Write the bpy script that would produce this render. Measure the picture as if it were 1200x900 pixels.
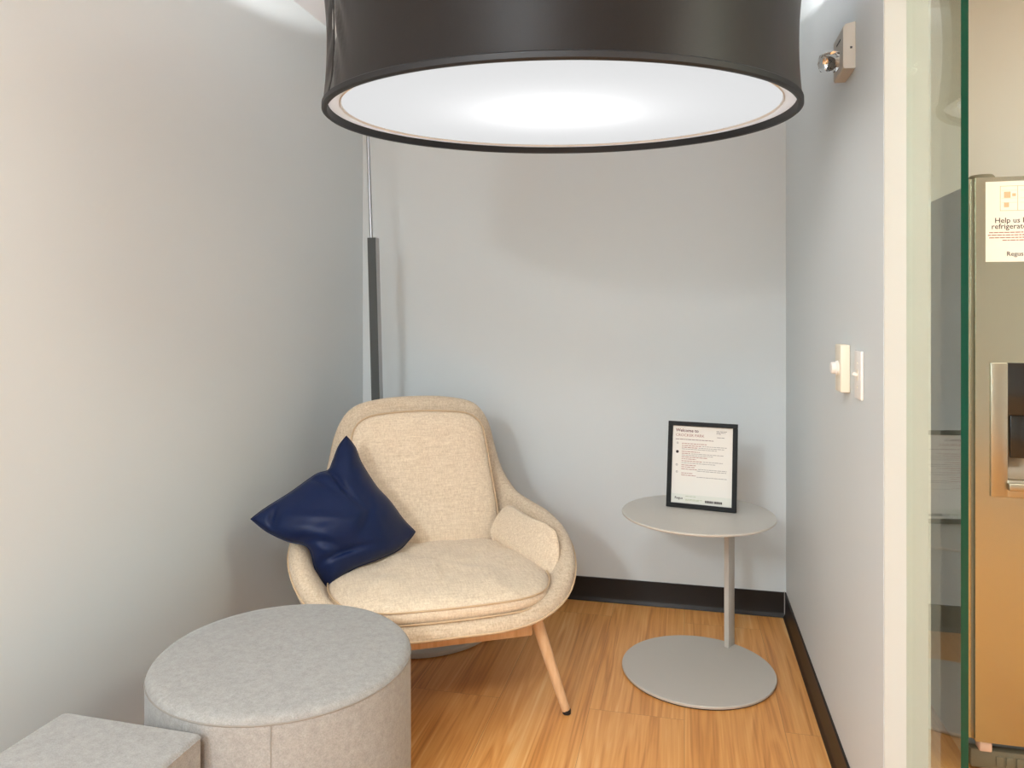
import bpy, bmesh, math, random
from mathutils import Vector, Matrix, noise
random.seed(7)
PI = math.pi
scn = bpy.context.scene
COL = scn.collection
for o in list(bpy.data.objects):
    bpy.data.objects.remove(o, do_unlink=True)

# ------------------------------------------------------------------ camera
EYE = 1.30
cam_data = bpy.data.cameras.new('camera')
cam_data.sensor_width = 36.0
cam_data.lens = 870.0 / 1200.0 * 36.0
cam_data.shift_y = -82.0 / 1200.0
cam_data.clip_start = 0.05
cam = bpy.data.objects.new('camera', cam_data)
COL.objects.link(cam)
cam.location = (0, 0, EYE)
cam.rotation_euler = (PI / 2, 0, math.radians(13.07))
scn.camera = cam

# ------------------------------------------------------------------ light
scn.view_settings.view_transform = 'Standard'
scn.view_settings.look = 'None'
scn.view_settings.gamma = 1.0
scn.view_settings.use_curve_mapping = False
scn.view_settings.exposure = 0.07
world = bpy.data.worlds.new('world')
scn.world = world
world.use_nodes = True
world.node_tree.nodes['Background'].inputs[0].default_value = (0.9, 0.95, 1.0, 1)
world.node_tree.nodes['Background'].inputs[1].default_value = 0.05


def area(name, loc, size, power, color, rot=(0, 0, 0)):
    d = bpy.data.lights.new(name, 'AREA')
    d.shape = 'RECTANGLE'
    d.size, d.size_y = size
    d.energy = power
    d.color = color
    o = bpy.data.objects.new(name, d)
    COL.objects.link(o)
    o.location = loc
    o.rotation_euler = rot
    return o


# ceiling troffers of the corridor and kitchen corner, plus an added far fill
area('corridor_ceiling_light', (-0.45, -0.4, 2.54), (0.6, 0.6), 46, (0.89, 0.955, 1.0))
area('corridor_far_fill_light', (-1.25, -2.3, 2.54), (0.45, 1.2), 150, (0.89, 0.96, 1.0))  # unseen fill, added to brighten the back and right walls
area('kitchen_ceiling_light', (1.75, 1.15, 2.54), (1.2, 0.6), 33, (1.0, 0.975, 0.86))
LAMP_EMIT = 0.66
LAMP_BULB = 15.0
LAMP_COLOR = (0.99, 0.995, 1.0)

# ------------------------------------------------------------------ room measures
XL, XR, YB, ZC = -1.53, 0.425, 3.369, 2.56
YF = -3.2
WALL_END_Y = 1.764
WALL_OUT_X = 0.518
KX, KY = 3.0, 3.20


# ------------------------------------------------------------------ helpers
def srgb(r, g, b):
    f = lambda c: (c / 255 / 12.92) if c / 255 <= 0.04045 else ((c / 255 + 0.055) / 1.055) ** 2.4
    return (f(r), f(g), f(b), 1)


def new_mat(name, color, rough=0.6, metal=0.0, spec=0.5):
    m = bpy.data.materials.new(name)
    m.use_nodes = True
    b = m.node_tree.nodes['Principled BSDF']
    b.inputs['Base Color'].default_value = color
    b.inputs['Roughness'].default_value = rough
    b.inputs['Metallic'].default_value = metal
    b.inputs['Specular IOR Level'].default_value = spec
    return m


def nd(m, kind, **kw):
    n = m.node_tree.nodes.new(kind)
    for k, v in kw.items():
        setattr(n, k, v)
    return n


def lk(m, a, b):
    m.node_tree.links.new(a, b)


def bsdf(m):
    return m.node_tree.nodes['Principled BSDF']


def ramp(m, stops):
    r = nd(m, 'ShaderNodeValToRGB')
    e = r.color_ramp.elements
    while len(e) < len(stops):
        e.new(0.5)
    for i, (p, c) in enumerate(stops):
        e[i].position = p
        e[i].color = c
    return r


def add_bump(m, height_socket, strength=0.2, dist=0.002):
    bp = nd(m, 'ShaderNodeBump')
    bp.inputs['Strength'].default_value = strength
    bp.inputs['Distance'].default_value = dist
    lk(m, height_socket, bp.inputs['Height'])
    lk(m, bp.outputs[0], bsdf(m).inputs['Normal'])


def paint_mat(name, color, rough=0.55):
    m = new_mat(name, color, rough, spec=0.35)
    tc = nd(m, 'ShaderNodeTexCoord')
    n = nd(m, 'ShaderNodeTexNoise')
    n.inputs['Scale'].default_value = 160
    n.inputs['Detail'].default_value = 3
    lk(m, tc.outputs['Object'], n.inputs['Vector'])
    add_bump(m, n.outputs[0], 0.06, 0.001)
    return m


def fabric_mat(name, dark, light, scale=260, mottle=14, rough=0.9, bump=0.35, sheen=0.25, stretch=(1, 1, 1), contrast=(0.35, 0.68)):
    m = new_mat(name, light, rough, spec=0.2)
    tc = nd(m, 'ShaderNodeTexCoord')
    mp = nd(m, 'ShaderNodeMapping')
    mp.inputs['Scale'].default_value = stretch
    lk(m, tc.outputs['Object'], mp.inputs['Vector'])
    n1 = nd(m, 'ShaderNodeTexNoise')
    n1.inputs['Scale'].default_value = scale
    n1.inputs['Detail'].default_value = 4
    n1.inputs['Roughness'].default_value = 0.7
    n2 = nd(m, 'ShaderNodeTexNoise')
    n2.inputs['Scale'].default_value = mottle
    n2.inputs['Detail'].default_value = 6
    n2.inputs['Roughness'].default_value = 0.65
    lk(m, mp.outputs[0], n1.inputs['Vector'])
    lk(m, mp.outputs[0], n2.inputs['Vector'])
    mx = nd(m, 'ShaderNodeMath', operation='ADD')
    h1 = nd(m, 'ShaderNodeMath', operation='MULTIPLY')
    h1.inputs[1].default_value = 0.55
    h2 = nd(m, 'ShaderNodeMath', operation='MULTIPLY')
    h2.inputs[1].default_value = 0.45
    lk(m, n1.outputs[0], h1.inputs[0])
    lk(m, n2.outputs[0], h2.inputs[0])
    lk(m, h1.outputs[0], mx.inputs[0])
    lk(m, h2.outputs[0], mx.inputs[1])
    r = ramp(m, [(contrast[0], dark), (contrast[1], light)])
    lk(m, mx.outputs[0], r.inputs[0])
    lk(m, r.outputs[0], bsdf(m).inputs['Base Color'])
    bsdf(m).inputs['Sheen Weight'].default_value = sheen
    add_bump(m, n1.outputs[0], bump, 0.0015)
    return m


def weave_mat(name, dark, light):
    """linen: threads crossing in both directions"""
    m = new_mat(name, light, 0.92, spec=0.15)
    tc = nd(m, 'ShaderNodeTexCoord')
    outs = []
    for st in ((40, 420, 420), (420, 420, 40), (420, 40, 420)):
        mp = nd(m, 'ShaderNodeMapping')
        mp.inputs['Scale'].default_value = st
        n = nd(m, 'ShaderNodeTexNoise')
        n.inputs['Scale'].default_value = 0.55
        n.inputs['Detail'].default_value = 3
        lk(m, tc.outputs['Object'], mp.inputs['Vector'])
        lk(m, mp.outputs[0], n.inputs['Vector'])
        outs.append(n.outputs[0])
    a = nd(m, 'ShaderNodeMath', operation='ADD')
    b = nd(m, 'ShaderNodeMath', operation='ADD')
    lk(m, outs[0], a.inputs[0])
    lk(m, outs[1], a.inputs[1])
    lk(m, a.outputs[0], b.inputs[0])
    lk(m, outs[2], b.inputs[1])
    d = nd(m, 'ShaderNodeMath', operation='DIVIDE')
    d.inputs[1].default_value = 3
    lk(m, b.outputs[0], d.inputs[0])
    r = ramp(m, [(0.36, dark), (0.62, light)])
    lk(m, d.outputs[0], r.inputs[0])
    lk(m, r.outputs[0], bsdf(m).inputs['Base Color'])
    bsdf(m).inputs['Sheen Weight'].default_value = 0.2
    add_bump(m, d.outputs[0], 0.3, 0.0012)
    return m


def floor_mat():
    m = new_mat('wood_plank_floor', srgb(196, 138, 78), 0.36, spec=0.45)
    tc = nd(m, 'ShaderNodeTexCoord')
    sep = nd(m, 'ShaderNodeSeparateXYZ')
    lk(m, tc.outputs['Object'], sep.inputs[0])
    cmb = nd(m, 'ShaderNodeCombineXYZ')
    lk(m, sep.outputs['Y'], cmb.inputs['X'])
    lk(m, sep.outputs['X'], cmb.inputs['Y'])
    br = nd(m, 'ShaderNodeTexBrick')
    br.offset = 0.37
    br.inputs['Color1'].default_value = (0.25, 0.25, 0.25, 1)
    br.inputs['Color2'].default_value = (0.75, 0.75, 0.75, 1)
    br.inputs['Mortar'].default_value = (0, 0, 0, 1)
    br.inputs['Scale'].default_value = 1.0
    br.inputs['Mortar Size'].default_value = 0.0005
    br.inputs['Mortar Smooth'].default_value = 0.1
    br.inputs['Brick Width'].default_value = 1.22
    br.inputs['Row Height'].default_value = 0.305
    lk(m, cmb.outputs[0], br.inputs['Vector'])
    # shift the grain from plank to plank
    off = nd(m, 'ShaderNodeVectorMath', operation='MULTIPLY')
    off.inputs[1].default_value = (31.0, 17.0, 0.0)
    lk(m, br.outputs['Color'], off.inputs[0])
    add = nd(m, 'ShaderNodeVectorMath', operation='ADD')
    lk(m, tc.outputs['Object'], add.inputs[0])
    lk(m, off.outputs[0], add.inputs[1])
    # broad figure
    m1 = nd(m, 'ShaderNodeMapping')
    m1.inputs['Scale'].default_value = (10.0, 0.5, 1.0)
    lk(m, add.outputs[0], m1.inputs['Vector'])
    n1 = nd(m, 'ShaderNodeTexNoise')
    n1.inputs['Scale'].default_value = 1.25
    n1.inputs['Detail'].default_value = 3.5
    n1.inputs['Distortion'].default_value = 0.7
    lk(m, m1.outputs[0], n1.inputs['Vector'])
    # rings from the figure
    rg = nd(m, 'ShaderNodeMath', operation='MULTIPLY')
    rg.inputs[1].default_value = 42.0
    lk(m, n1.outputs[0], rg.inputs[0])
    sn = nd(m, 'ShaderNodeMath', operation='SINE')
    lk(m, rg.outputs[0], sn.inputs[0])
    # fine fibre
    m2 = nd(m, 'ShaderNodeMapping')
    m2.inputs['Scale'].default_value = (80.0, 1.3, 1.0)
    lk(m, add.outputs[0], m2.inputs['Vector'])
    n2 = nd(m, 'ShaderNodeTexNoise')
    n2.inputs['Scale'].default_value = 1.6
    n2.inputs['Detail'].default_value = 5
    lk(m, m2.outputs[0], n2.inputs['Vector'])
    s1 = nd(m, 'ShaderNodeMath', operation='MULTIPLY')
    s1.inputs[1].default_value = 0.085
    lk(m, sn.outputs[0], s1.inputs[0])
    s2 = nd(m, 'ShaderNodeMath', operation='MULTIPLY')
    s2.inputs[1].default_value = 0.5
    lk(m, n2.outputs[0], s2.inputs[0])
    s3 = nd(m, 'ShaderNodeMath', operation='MULTIPLY')
    s3.inputs[1].default_value = 0.55
    lk(m, n1.outputs[0], s3.inputs[0])
    t1 = nd(m, 'ShaderNodeMath', operation='ADD')
    t2 = nd(m, 'ShaderNodeMath', operation='ADD')
    lk(m, s1.outputs[0], t1.inputs[0])
    lk(m, s2.outputs[0], t1.inputs[1])
    lk(m, t1.outputs[0], t2.inputs[0])
    lk(m, s3.outputs[0], t2.inputs[1])
    cr = ramp(m, [(0.30, srgb(196, 128, 64)), (0.47, srgb(224, 156, 86)), (0.60, srgb(232, 168, 98)), (0.76, srgb(242, 192, 128))])
    lk(m, t2.outputs[0], cr.inputs[0])
    mo = nd(m, 'ShaderNodeMix', data_type='RGBA')
    mo.inputs[7].default_value = srgb(150, 100, 56)
    lk(m, br.outputs['Fac'], mo.inputs[0])
    lk(m, cr.outputs[0], mo.inputs[6])
    lk(m, mo.outputs[2], bsdf(m).inputs['Base Color'])
    add_bump(m, n2.outputs[0], 0.05, 0.0006)
    return m


def wood_mat(name, dark, light):
    m = new_mat(name, light, 0.45)
    tc = nd(m, 'ShaderNodeTexCoord')
    mp = nd(m, 'ShaderNodeMapping')
    mp.inputs['Scale'].default_value = (60, 60, 5)
    n = nd(m, 'ShaderNodeTexNoise')
    n.inputs['Scale'].default_value = 1.2
    n.inputs['Detail'].default_value = 4
    lk(m, tc.outputs['Object'], mp.inputs['Vector'])
    lk(m, mp.outputs[0], n.inputs['Vector'])
    r = ramp(m, [(0.3, dark), (0.7, light)])
    lk(m, n.outputs[0], r.inputs[0])
    lk(m, r.outputs[0], bsdf(m).inputs['Base Color'])
    return m


def steel_mat(name, color, rough=0.3, axis=(400, 400, 3)):
    m = new_mat(name, color, rough, metal=1.0)
    tc = nd(m, 'ShaderNodeTexCoord')
    mp = nd(m, 'ShaderNodeMapping')
    mp.inputs['Scale'].default_value = axis
    n = nd(m, 'ShaderNodeTexNoise')
    n.inputs['Scale'].default_value = 1.0
    n.inputs['Detail'].default_value = 2
    lk(m, tc.outputs['Object'], mp.inputs['Vector'])
    lk(m, mp.outputs[0], n.inputs['Vector'])
    mr = nd(m, 'ShaderNodeMapRange')
    mr.inputs['To Min'].default_value = rough - 0.025
    mr.inputs['To Max'].default_value = rough + 0.03
    lk(m, n.outputs[0], mr.inputs['Value'])
    lk(m, mr.outputs[0], bsdf(m).inputs['Roughness'])
    return m


def glass_sheet_mat(name, tint):
    m = bpy.data.materials.new(name)
    m.use_nodes = True
    nt = m.node_tree
    nt.nodes.clear()
    out = nt.nodes.new('ShaderNodeOutputMaterial')
    tr = nt.nodes.new('ShaderNodeBsdfTransparent')
    tr.inputs[0].default_value = tint
    gl = nt.nodes.new('ShaderNodeBsdfGlossy')
    gl.inputs['Roughness'].default_value = 0.0
    fr = nt.nodes.new('ShaderNodeFresnel')
    fr.inputs['IOR'].default_value = 1.5
    mx = nt.nodes.new('ShaderNodeMixShader')
    ge = nt.nodes.new('ShaderNodeNewGeometry')
    io = nt.nodes.new('ShaderNodeMapRange')        # the leaving face sees the same angle as the entering one
    io.inputs['To Min'].default_value = 1.5
    io.inputs['To Max'].default_value = 1 / 1.5
    nt.links.new(ge.outputs['Backfacing'], io.inputs['Value'])
    nt.links.new(io.outputs[0], fr.inputs['IOR'])
    nt.links.new(fr.outputs[0], mx.inputs[0])
    nt.links.new(tr.outputs[0], mx.inputs[1])
    nt.links.new(gl.outputs[0], mx.inputs[2])
    nt.links.new(mx.outputs[0], out.inputs[0])
    return m


def emit_mat(name, color, strength):
    m = new_mat(name, color, 0.5)
    b = bsdf(m)
    b.inputs['Emission Color'].default_value = color
    b.inputs['Emission Strength'].default_value = strength
    return m


M = {}
M['wall'] = paint_mat('light_grey_wall_paint', srgb(215, 221, 222))
M['beige'] = paint_mat('warm_beige_wall_paint', srgb(246, 242, 226))
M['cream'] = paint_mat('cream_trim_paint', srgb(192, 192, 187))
M['ceiling'] = paint_mat('white_ceiling_paint', srgb(226, 227, 230), 0.8)
M['floor'] = floor_mat()
M['base'] = new_mat('dark_brown_vinyl_base', srgb(24, 18, 15), 0.42, spec=0.35)
M['caulk'] = new_mat('pale_caulk', srgb(178, 172, 166), 0.6)
M['linen'] = weave_mat('oatmeal_linen', srgb(188, 165, 138), srgb(224, 206, 181))
M['linen_soft'] = weave_mat('oatmeal_linen_cushion', srgb(204, 182, 155), srgb(236, 218, 193))
M['linen_pillow'] = weave_mat('oatmeal_linen_arm_pillow', srgb(204, 182, 155), srgb(234, 216, 191))
M['linen_pipe'] = new_mat('oatmeal_piping', srgb(206, 178, 144), 0.9)
M['leg_wood'] = wood_mat('pale_ash_wood', srgb(214, 168, 122), srgb(232, 192, 150))
M['rubber'] = new_mat('black_rubber', srgb(22, 20, 20), 0.7)
M['grey_fab'] = fabric_mat('heather_grey_upholstery', srgb(136, 134, 130), srgb(170, 168, 164), scale=330, mottle=70, stretch=(1, 1, 1))
M['grey_seam'] = new_mat('grey_seam', srgb(140, 135, 128), 0.9)
M['blue'] = fabric_mat('navy_satin', srgb(2, 20, 56), srgb(4, 28, 72), scale=500, mottle=6, rough=0.5, bump=0.06, sheen=0.03)
bsdf(M['blue']).inputs['Specular IOR Level'].default_value = 0.28
M['table'] = new_mat('warm_grey_powder_coat', srgb(198, 192, 182), 0.42, spec=0.4)
M['shade'] = fabric_mat('charcoal_satin_shade', srgb(26, 25, 25), srgb(36, 34, 34), scale=600, mottle=3, rough=0.42, bump=0.03, sheen=0.1)
M['shade_trim'] = new_mat('black_shade_binding', srgb(28, 30, 34), 0.55)
M['lining'] = new_mat('white_shade_lining', srgb(226, 224, 220), 0.7)
M['post'] = new_mat('dark_grey_metal', srgb(72, 76, 76), 0.45, metal=0.0)
M['post_lit_side'] = new_mat('satin_grey_lit_side', srgb(172, 172, 174), 0.35, metal=0.6)  # paler copy for the post's right face, lamplight put into the colour
M['chrome'] = new_mat('brushed_silver', srgb(176, 176, 178), 0.3, metal=1.0)
M['black'] = new_mat('black_frame', srgb(17, 19, 19), 0.5, spec=0.2)
M['paper'] = new_mat('white_paper', srgb(232, 228, 220), 0.85)
M['paper_warm'] = new_mat('white_notice_paper', srgb(246, 240, 226), 0.8)
M['ink'] = new_mat('dark_ink', srgb(62, 52, 52), 0.9)
M['ink_red'] = new_mat('brick_red_ink', srgb(168, 116, 106), 0.9)
M['ink_title'] = new_mat('title_ink', srgb(116, 78, 82), 0.9)
M['ink_grey'] = new_mat('grey_ink', srgb(150, 144, 140), 0.9)
M['ink_green'] = new_mat('green_ink', srgb(176, 184, 148), 0.9)
M['ink_orange'] = new_mat('orange_ink', srgb(236, 186, 146), 0.9)
M['ink_peach'] = new_mat('peach_ink', srgb(246, 222, 200), 0.9)
M['ivory'] = new_mat('ivory_plastic', srgb(238, 230, 210), 0.4)
M['white_plastic'] = new_mat('white_plastic', srgb(238, 234, 228), 0.35)
M['em_body'] = new_mat('cream_plastic_housing', srgb(188, 181, 170), 0.5)
M['em_dark'] = new_mat('dark_slot', srgb(40, 38, 38), 0.6)
M['steel'] = steel_mat('brushed_stainless', srgb(182, 182, 164), 0.24)
M['fridge_side'] = new_mat('grey_painted_cabinet', srgb(150, 153, 151), 0.4)
M['bezel'] = steel_mat('bronze_bezel', srgb(172, 168, 152), 0.32)
M['gasket'] = new_mat('dark_gasket', srgb(74, 62, 46), 0.7)
M['disp_black'] = new_mat('black_gloss_panel', srgb(30, 30, 28), 0.2)
M['disp_grey'] = new_mat('taupe_cavity', srgb(124, 108, 84), 0.4)
M['grille'] = new_mat('olive_grey_grille', srgb(110, 104, 84), 0.5)
M['hinge'] = new_mat('hinge_cap', srgb(126, 120, 98), 0.5)
M['pink'] = new_mat('pale_pink_foot', srgb(214, 180, 158), 0.6)
M['glass'] = glass_sheet_mat('clear_glass_face', (0.93, 0.97, 0.93, 1))
M['glass_edge'] = new_mat('green_glass_edge', srgb(0, 62, 45), 0.15, spec=0.35)
M['clear'] = new_mat('clear_lens', (0.97, 0.97, 0.97, 1), 0.06)
bsdf(M['clear']).inputs['IOR'].default_value = 1.2
bsdf(M['clear']).inputs['Transmission Weight'].default_value = 1.0
M['reflector'] = new_mat('lamp_reflector', srgb(190, 190, 190), 0.15, metal=1.0)


def link_mesh(name, me, mats, parent=None, smooth=True, angle=None):
    o = bpy.data.objects.new(name, me)
    COL.objects.link(o)
    for m in (mats if isinstance(mats, (list, tuple)) else [mats]):
        me.materials.append(m)
    if parent is not None:
        o.parent = parent
    if smooth:
        for p in me.polygons:
            p.use_smooth = True
        if angle:
            try:
                me.set_sharp_from_angle(angle=math.radians(angle))
            except Exception:
                pass
    return o


def obj(name, bm, mats, parent=None, smooth=True, angle=35):
    bmesh.ops.recalc_face_normals(bm, faces=bm.faces[:])
    me = bpy.data.meshes.new(name)
    bm.to_mesh(me)
    bm.free()
    return link_mesh(name, me, mats, parent, smooth, angle)


def thing(name, label, cat, loc=(0, 0, 0), rotz=0.0, group=None):
    o = bpy.data.objects.new(name, None)
    o.empty_display_size = 0.1
    COL.objects.link(o)
    o.location = loc
    o.rotation_euler = (0, 0, rotz)
    tag(o, label, cat, group)
    return o


def tag(o, label, cat, group=None):
    o['label'] = label
    o['category'] = cat
    if group:
        o['group'] = group


def struct(name, bm, mats, smooth=False):
    o = obj(name, bm, mats, None, smooth)
    o['kind'] = 'structure'
    return o


def add_box(bm, x0, x1, y0, y1, z0, z1, bevel=0.0, seg=2, mat=0):
    vs = [bm.verts.new((x, y, z)) for z in (z0, z1) for y in (y0, y1) for x in (x0, x1)]
    fs = []
    for q in ((0, 2, 3, 1), (4, 5, 7, 6), (0, 1, 5, 4), (2, 6, 7, 3), (0, 4, 6, 2), (1, 3, 7, 5)):
        f = bm.faces.new([vs[i] for i in q])
        f.material_index = mat
        fs.append(f)
    if bevel > 0:
        es = list({e for f in fs for e in f.edges})
        bmesh.ops.bevel(bm, geom=es, offset=bevel, segments=seg, affect='EDGES', profile=0.5)
    return vs


def box_bm(*a, **k):
    bm = bmesh.new()
    add_box(bm, *a, **k)
    return bm


def add_lathe(bm, prof, n=64, center=(0, 0, 0), mat=0, close_start=True, close_end=True):
    """prof: list of (r, z)"""
    rings = []
    for r, z in prof:
        rings.append([bm.verts.new((center[0] + r * math.cos(2 * PI * k / n), center[1] + r * math.sin(2 * PI * k / n), center[2] + z)) for k in range(n)])
    for a, b in zip(rings[:-1], rings[1:]):
        for k in range(n):
            f = bm.faces.new((a[k], a[(k + 1) % n], b[(k + 1) % n], b[k]))
            f.material_index = mat
    if close_start:
        bm.faces.new(rings[0][::-1]).material_index = mat
    if close_end:
        bm.faces.new(rings[-1]).material_index = mat
    return rings


def add_tube(bm, pts, rad, n=10, closed=False, mat=0, caps=True):
    pts = [Vector(p) for p in pts]
    rads = rad if isinstance(rad, (list, tuple)) else [rad] * len(pts)
    rings = []
    N = len(pts)
    up = None
    for i, p in enumerate(pts):
        if closed:
            t = pts[(i + 1) % N] - pts[i - 1]
        else:
            t = pts[min(i + 1, N - 1)] - pts[max(i - 1, 0)]
        t.normalize()
        if up is None:
            up = t.orthogonal().normalized()
        else:
            up = (up - t * up.dot(t))
            if up.length < 1e-6:
                up = t.orthogonal()
            up.normalize()
        s = t.cross(up)
        rings.append([bm.verts.new(p + (up * math.cos(2 * PI * k / n) + s * math.sin(2 * PI * k / n)) * rads[i]) for k in range(n)])
    pairs = list(zip(rings[:-1], rings[1:]))
    if closed:
        pairs.append((rings[-1], rings[0]))
    for a, b in pairs:
        best = 0
        if closed and b is rings[0]:
            best = min(range(n), key=lambda q: (a[0].co - b[q].co).length)
        for k in range(n):
            bm.faces.new((a[k], a[(k + 1) % n], b[(k + 1 + best) % n], b[(k + best) % n])).material_index = mat
    if caps and not closed:
        bm.faces.new(rings[0][::-1]).material_index = mat
        bm.faces.new(rings[-1]).material_index = mat


def catmull(P, n, closed=False):
    P = [Vector(p) for p in P]
    out = []
    N = len(P)
    segs = N if closed else N - 1
    for i in range(segs):
        p1, p2 = P[i], P[(i + 1) % N]
        p0 = P[i - 1] if (closed or i > 0) else p1 * 2 - p2
        p3 = P[(i + 2) % N] if (closed or i + 2 < N) else p2 * 2 - p1
        for k in range(n):
            t = k / n
            out.append(0.5 * ((2 * p1) + (p2 - p0) * t + (2 * p0 - 5 * p1 + 4 * p2 - p3) * t * t + (3 * p1 - p0 - 3 * p2 + p3) * t ** 3))
    if not closed:
        out.append(P[-1])
    return out


def rounded_poly(pts, n=8):
    """closed smooth outline through corner list [(x, y, radius)]"""
    out = []
    N = len(pts)
    for i, (x, y, r) in enumerate(pts):
        p = Vector((x, y))
        a = (Vector(pts[i - 1][:2]) - p)
        b = (Vector(pts[(i + 1) % N][:2]) - p)
        a1 = p + a.normalized() * min(r, a.length * 0.48)
        b1 = p + b.normalized() * min(r, b.length * 0.48)
        for k in range(n + 1):
            t = k / n
            out.append(a1 * (1 - t) ** 2 + p * 2 * t * (1 - t) + b1 * t * t)
    return out


def resample(P, n):
    P = [Vector(p) for p in P]
    L = [0]
    N = len(P)
    for i in range(N):
        L.append(L[-1] + (P[(i + 1) % N] - P[i]).length)
    out = []
    j = 0
    for k in range(n):
        d = L[-1] * k / n
        while L[j + 1] < d:
            j += 1
        seg = L[j + 1] - L[j]
        t = (d - L[j]) / seg if seg > 0 else 0
        out.append(P[j].lerp(P[(j + 1) % N], t))
    return out


def text_mesh(name, s, size, mat, parent, loc, rot=(PI / 2, 0, 0), align='LEFT', depth=0.00015, bold=0.0):
    cu = bpy.data.curves.new(name, 'FONT')
    cu.body = s
    cu.size = size
    cu.align_x = align
    cu.extrude = depth
    cu.offset = bold
    cu.resolution_u = 2
    tmp = bpy.data.objects.new(name + '_src', cu)
    COL.objects.link(tmp)
    bpy.context.view_layer.update()
    dg = bpy.context.evaluated_depsgraph_get()
    me = bpy.data.meshes.new_from_object(tmp.evaluated_get(dg))
    bpy.data.objects.remove(tmp, do_unlink=True)
    o = link_mesh(name, me, mat, parent, smooth=False)
    me.name = name
    while len(me.materials) > 1:
        me.materials.pop(index=0)
    o.location = loc
    o.rotation_euler = rot
    return o


# ------------------------------------------------------------------ setting
struct('floor', box_bm(XL - 0.12, KX, YF, YB + 0.12, -0.10, 0.0), M['floor'])
struct('ceiling', box_bm(XL - 0.12, KX, YF, YB + 0.12, ZC, ZC + 0.10), M['ceiling'])
struct('wall_left', box_bm(XL - 0.12, XL, YF, YB + 0.12, 0, ZC), M['wall'])
struct('wall_back', box_bm(XL, WALL_OUT_X, YB, YB + 0.12, 0, ZC), M['wall'])
bm = bmesh.new()
add_box(bm, XR, WALL_OUT_X - 0.002, WALL_END_Y + 0.004, YB, 0, ZC)
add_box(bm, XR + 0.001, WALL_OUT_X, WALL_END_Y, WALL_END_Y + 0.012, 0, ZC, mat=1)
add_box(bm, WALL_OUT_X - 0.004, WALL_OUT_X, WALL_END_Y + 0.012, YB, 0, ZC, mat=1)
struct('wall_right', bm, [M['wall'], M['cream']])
struct('wall_kitchen', box_bm(WALL_OUT_X, KX, KY, KY + 0.12, 0, ZC), M['beige'])
struct('wall_far_right', box_bm(KX, KX + 0.12, YF, KY + 0.12, 0, ZC), M['wall'])
struct('wall_front', box_bm(XL - 0.12, KX, YF - 0.12, YF, 0, ZC), M['wall'])


def base_profile(bm, p0, p1, inward, h=0.106, t=0.006, toe=0.014):
    """vinyl cove base: straight face with a small curved toe"""
    p0, p1, n = Vector(p0), Vector(p1), Vector(inward)
    prof = [(0, h), (t * 0.6, h), (t, h - 0.003), (t, 0.022), (t + 0.002, 0.012), (t + 0.006, 0.006), (toe, 0.0025), (toe, 0.0), (0, 0)]
    A = [bm.verts.new((p0.x + n.x * d, p0.y + n.y * d, z)) for d, z in prof]
    B = [bm.verts.new((p1.x + n.x * d, p1.y + n.y * d, z)) for d, z in prof]
    for i in range(len(prof)):
        j = (i + 1) % len(prof)
        bm.faces.new((A[i], A[j], B[j], B[i]))
    bm.faces.new(A[::-1])
    bm.faces.new(B)


for nm, a, b, n in (('baseboard_back', (XL, YB), (XR, YB), (0, -1)), ('baseboard_right', (XR, WALL_END_Y + 0.002), (XR, YB - 0.007), (-1, 0)),
                    ('baseboard_left', (XL, YF), (XL, YB - 0.007), (1, 0))):
    bm = bmesh.new()
    base_profile(bm, a, b, n)
    struct(nm, bm, M['base'], smooth=True)
struct('trim_1', box_bm(XR - 0.0085, XR - 0.006, YB - 0.0095, YB - 0.006, 0.003, 0.112), M['caulk'])

# ------------------------------------------------------------------ glass panel beside the wall end
bm = bmesh.new()
vs = add_box(bm, 0.4695, 0.4815, 1.4375, WALL_END_Y - 0.001, 0.004, ZC - 0.004)
bm.faces.ensure_lookup_table()
for f in bm.faces:
    f.material_index = 0 if abs(f.normal.x) > 0.5 else 1
bm.normal_update()
for f in bm.faces:
    f.material_index = 0 if abs(f.normal.x) > 0.5 or f.normal.y > 0.5 else 1
g = obj('glass_panel', bm, [M['glass'], M['glass_edge']], None, smooth=False)
tag(g, 'clear full-height glass panel with a green edge beside the end of the right wall', 'glass panel')

# ------------------------------------------------------------------ floor lamp with a huge drum shade
lamp = thing('floor_lamp', 'oversized floor lamp with charcoal drum shade hanging over the beige armchair', 'lamp', (-1.09, 2.955, 0))
LO = Vector((-1.09, 2.955, 0))
bm = bmesh.new()
add_lathe(bm, [(0.325, 0.0), (0.335, 0.004), (0.336, 0.016), (0.332, 0.02)], 72)
obj('base', bm, M['table'], lamp)
# leaning square post, thin rod and arm
foot = Vector((-1.292, 3.05, 0.02)) - LO
top = Vector((-1.3365, 3.05, 1.635)) - LO
ax = (top - foot).normalized()


def add_post(bm, p, q, w, d, yaw):
    cx, sx = math.cos(yaw), math.sin(yaw)
    ring = []
    for c in (p, q):
        ring.append([bm.verts.new((c.x + (u * cx - v * sx), c.y + (u * sx + v * cx), c.z)) for u, v in ((-w, -d), (w, -d), (w, d), (-w, d))])
    for k in range(4):
        f = bm.faces.new((ring[0][k], ring[0][(k + 1) % 4], ring[1][(k + 1) % 4], ring[1][k]))
        f.material_index = 1 if k == 1 else 0
    bm.faces.new(ring[0][::-1])
    bm.faces.new(ring[1])


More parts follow.
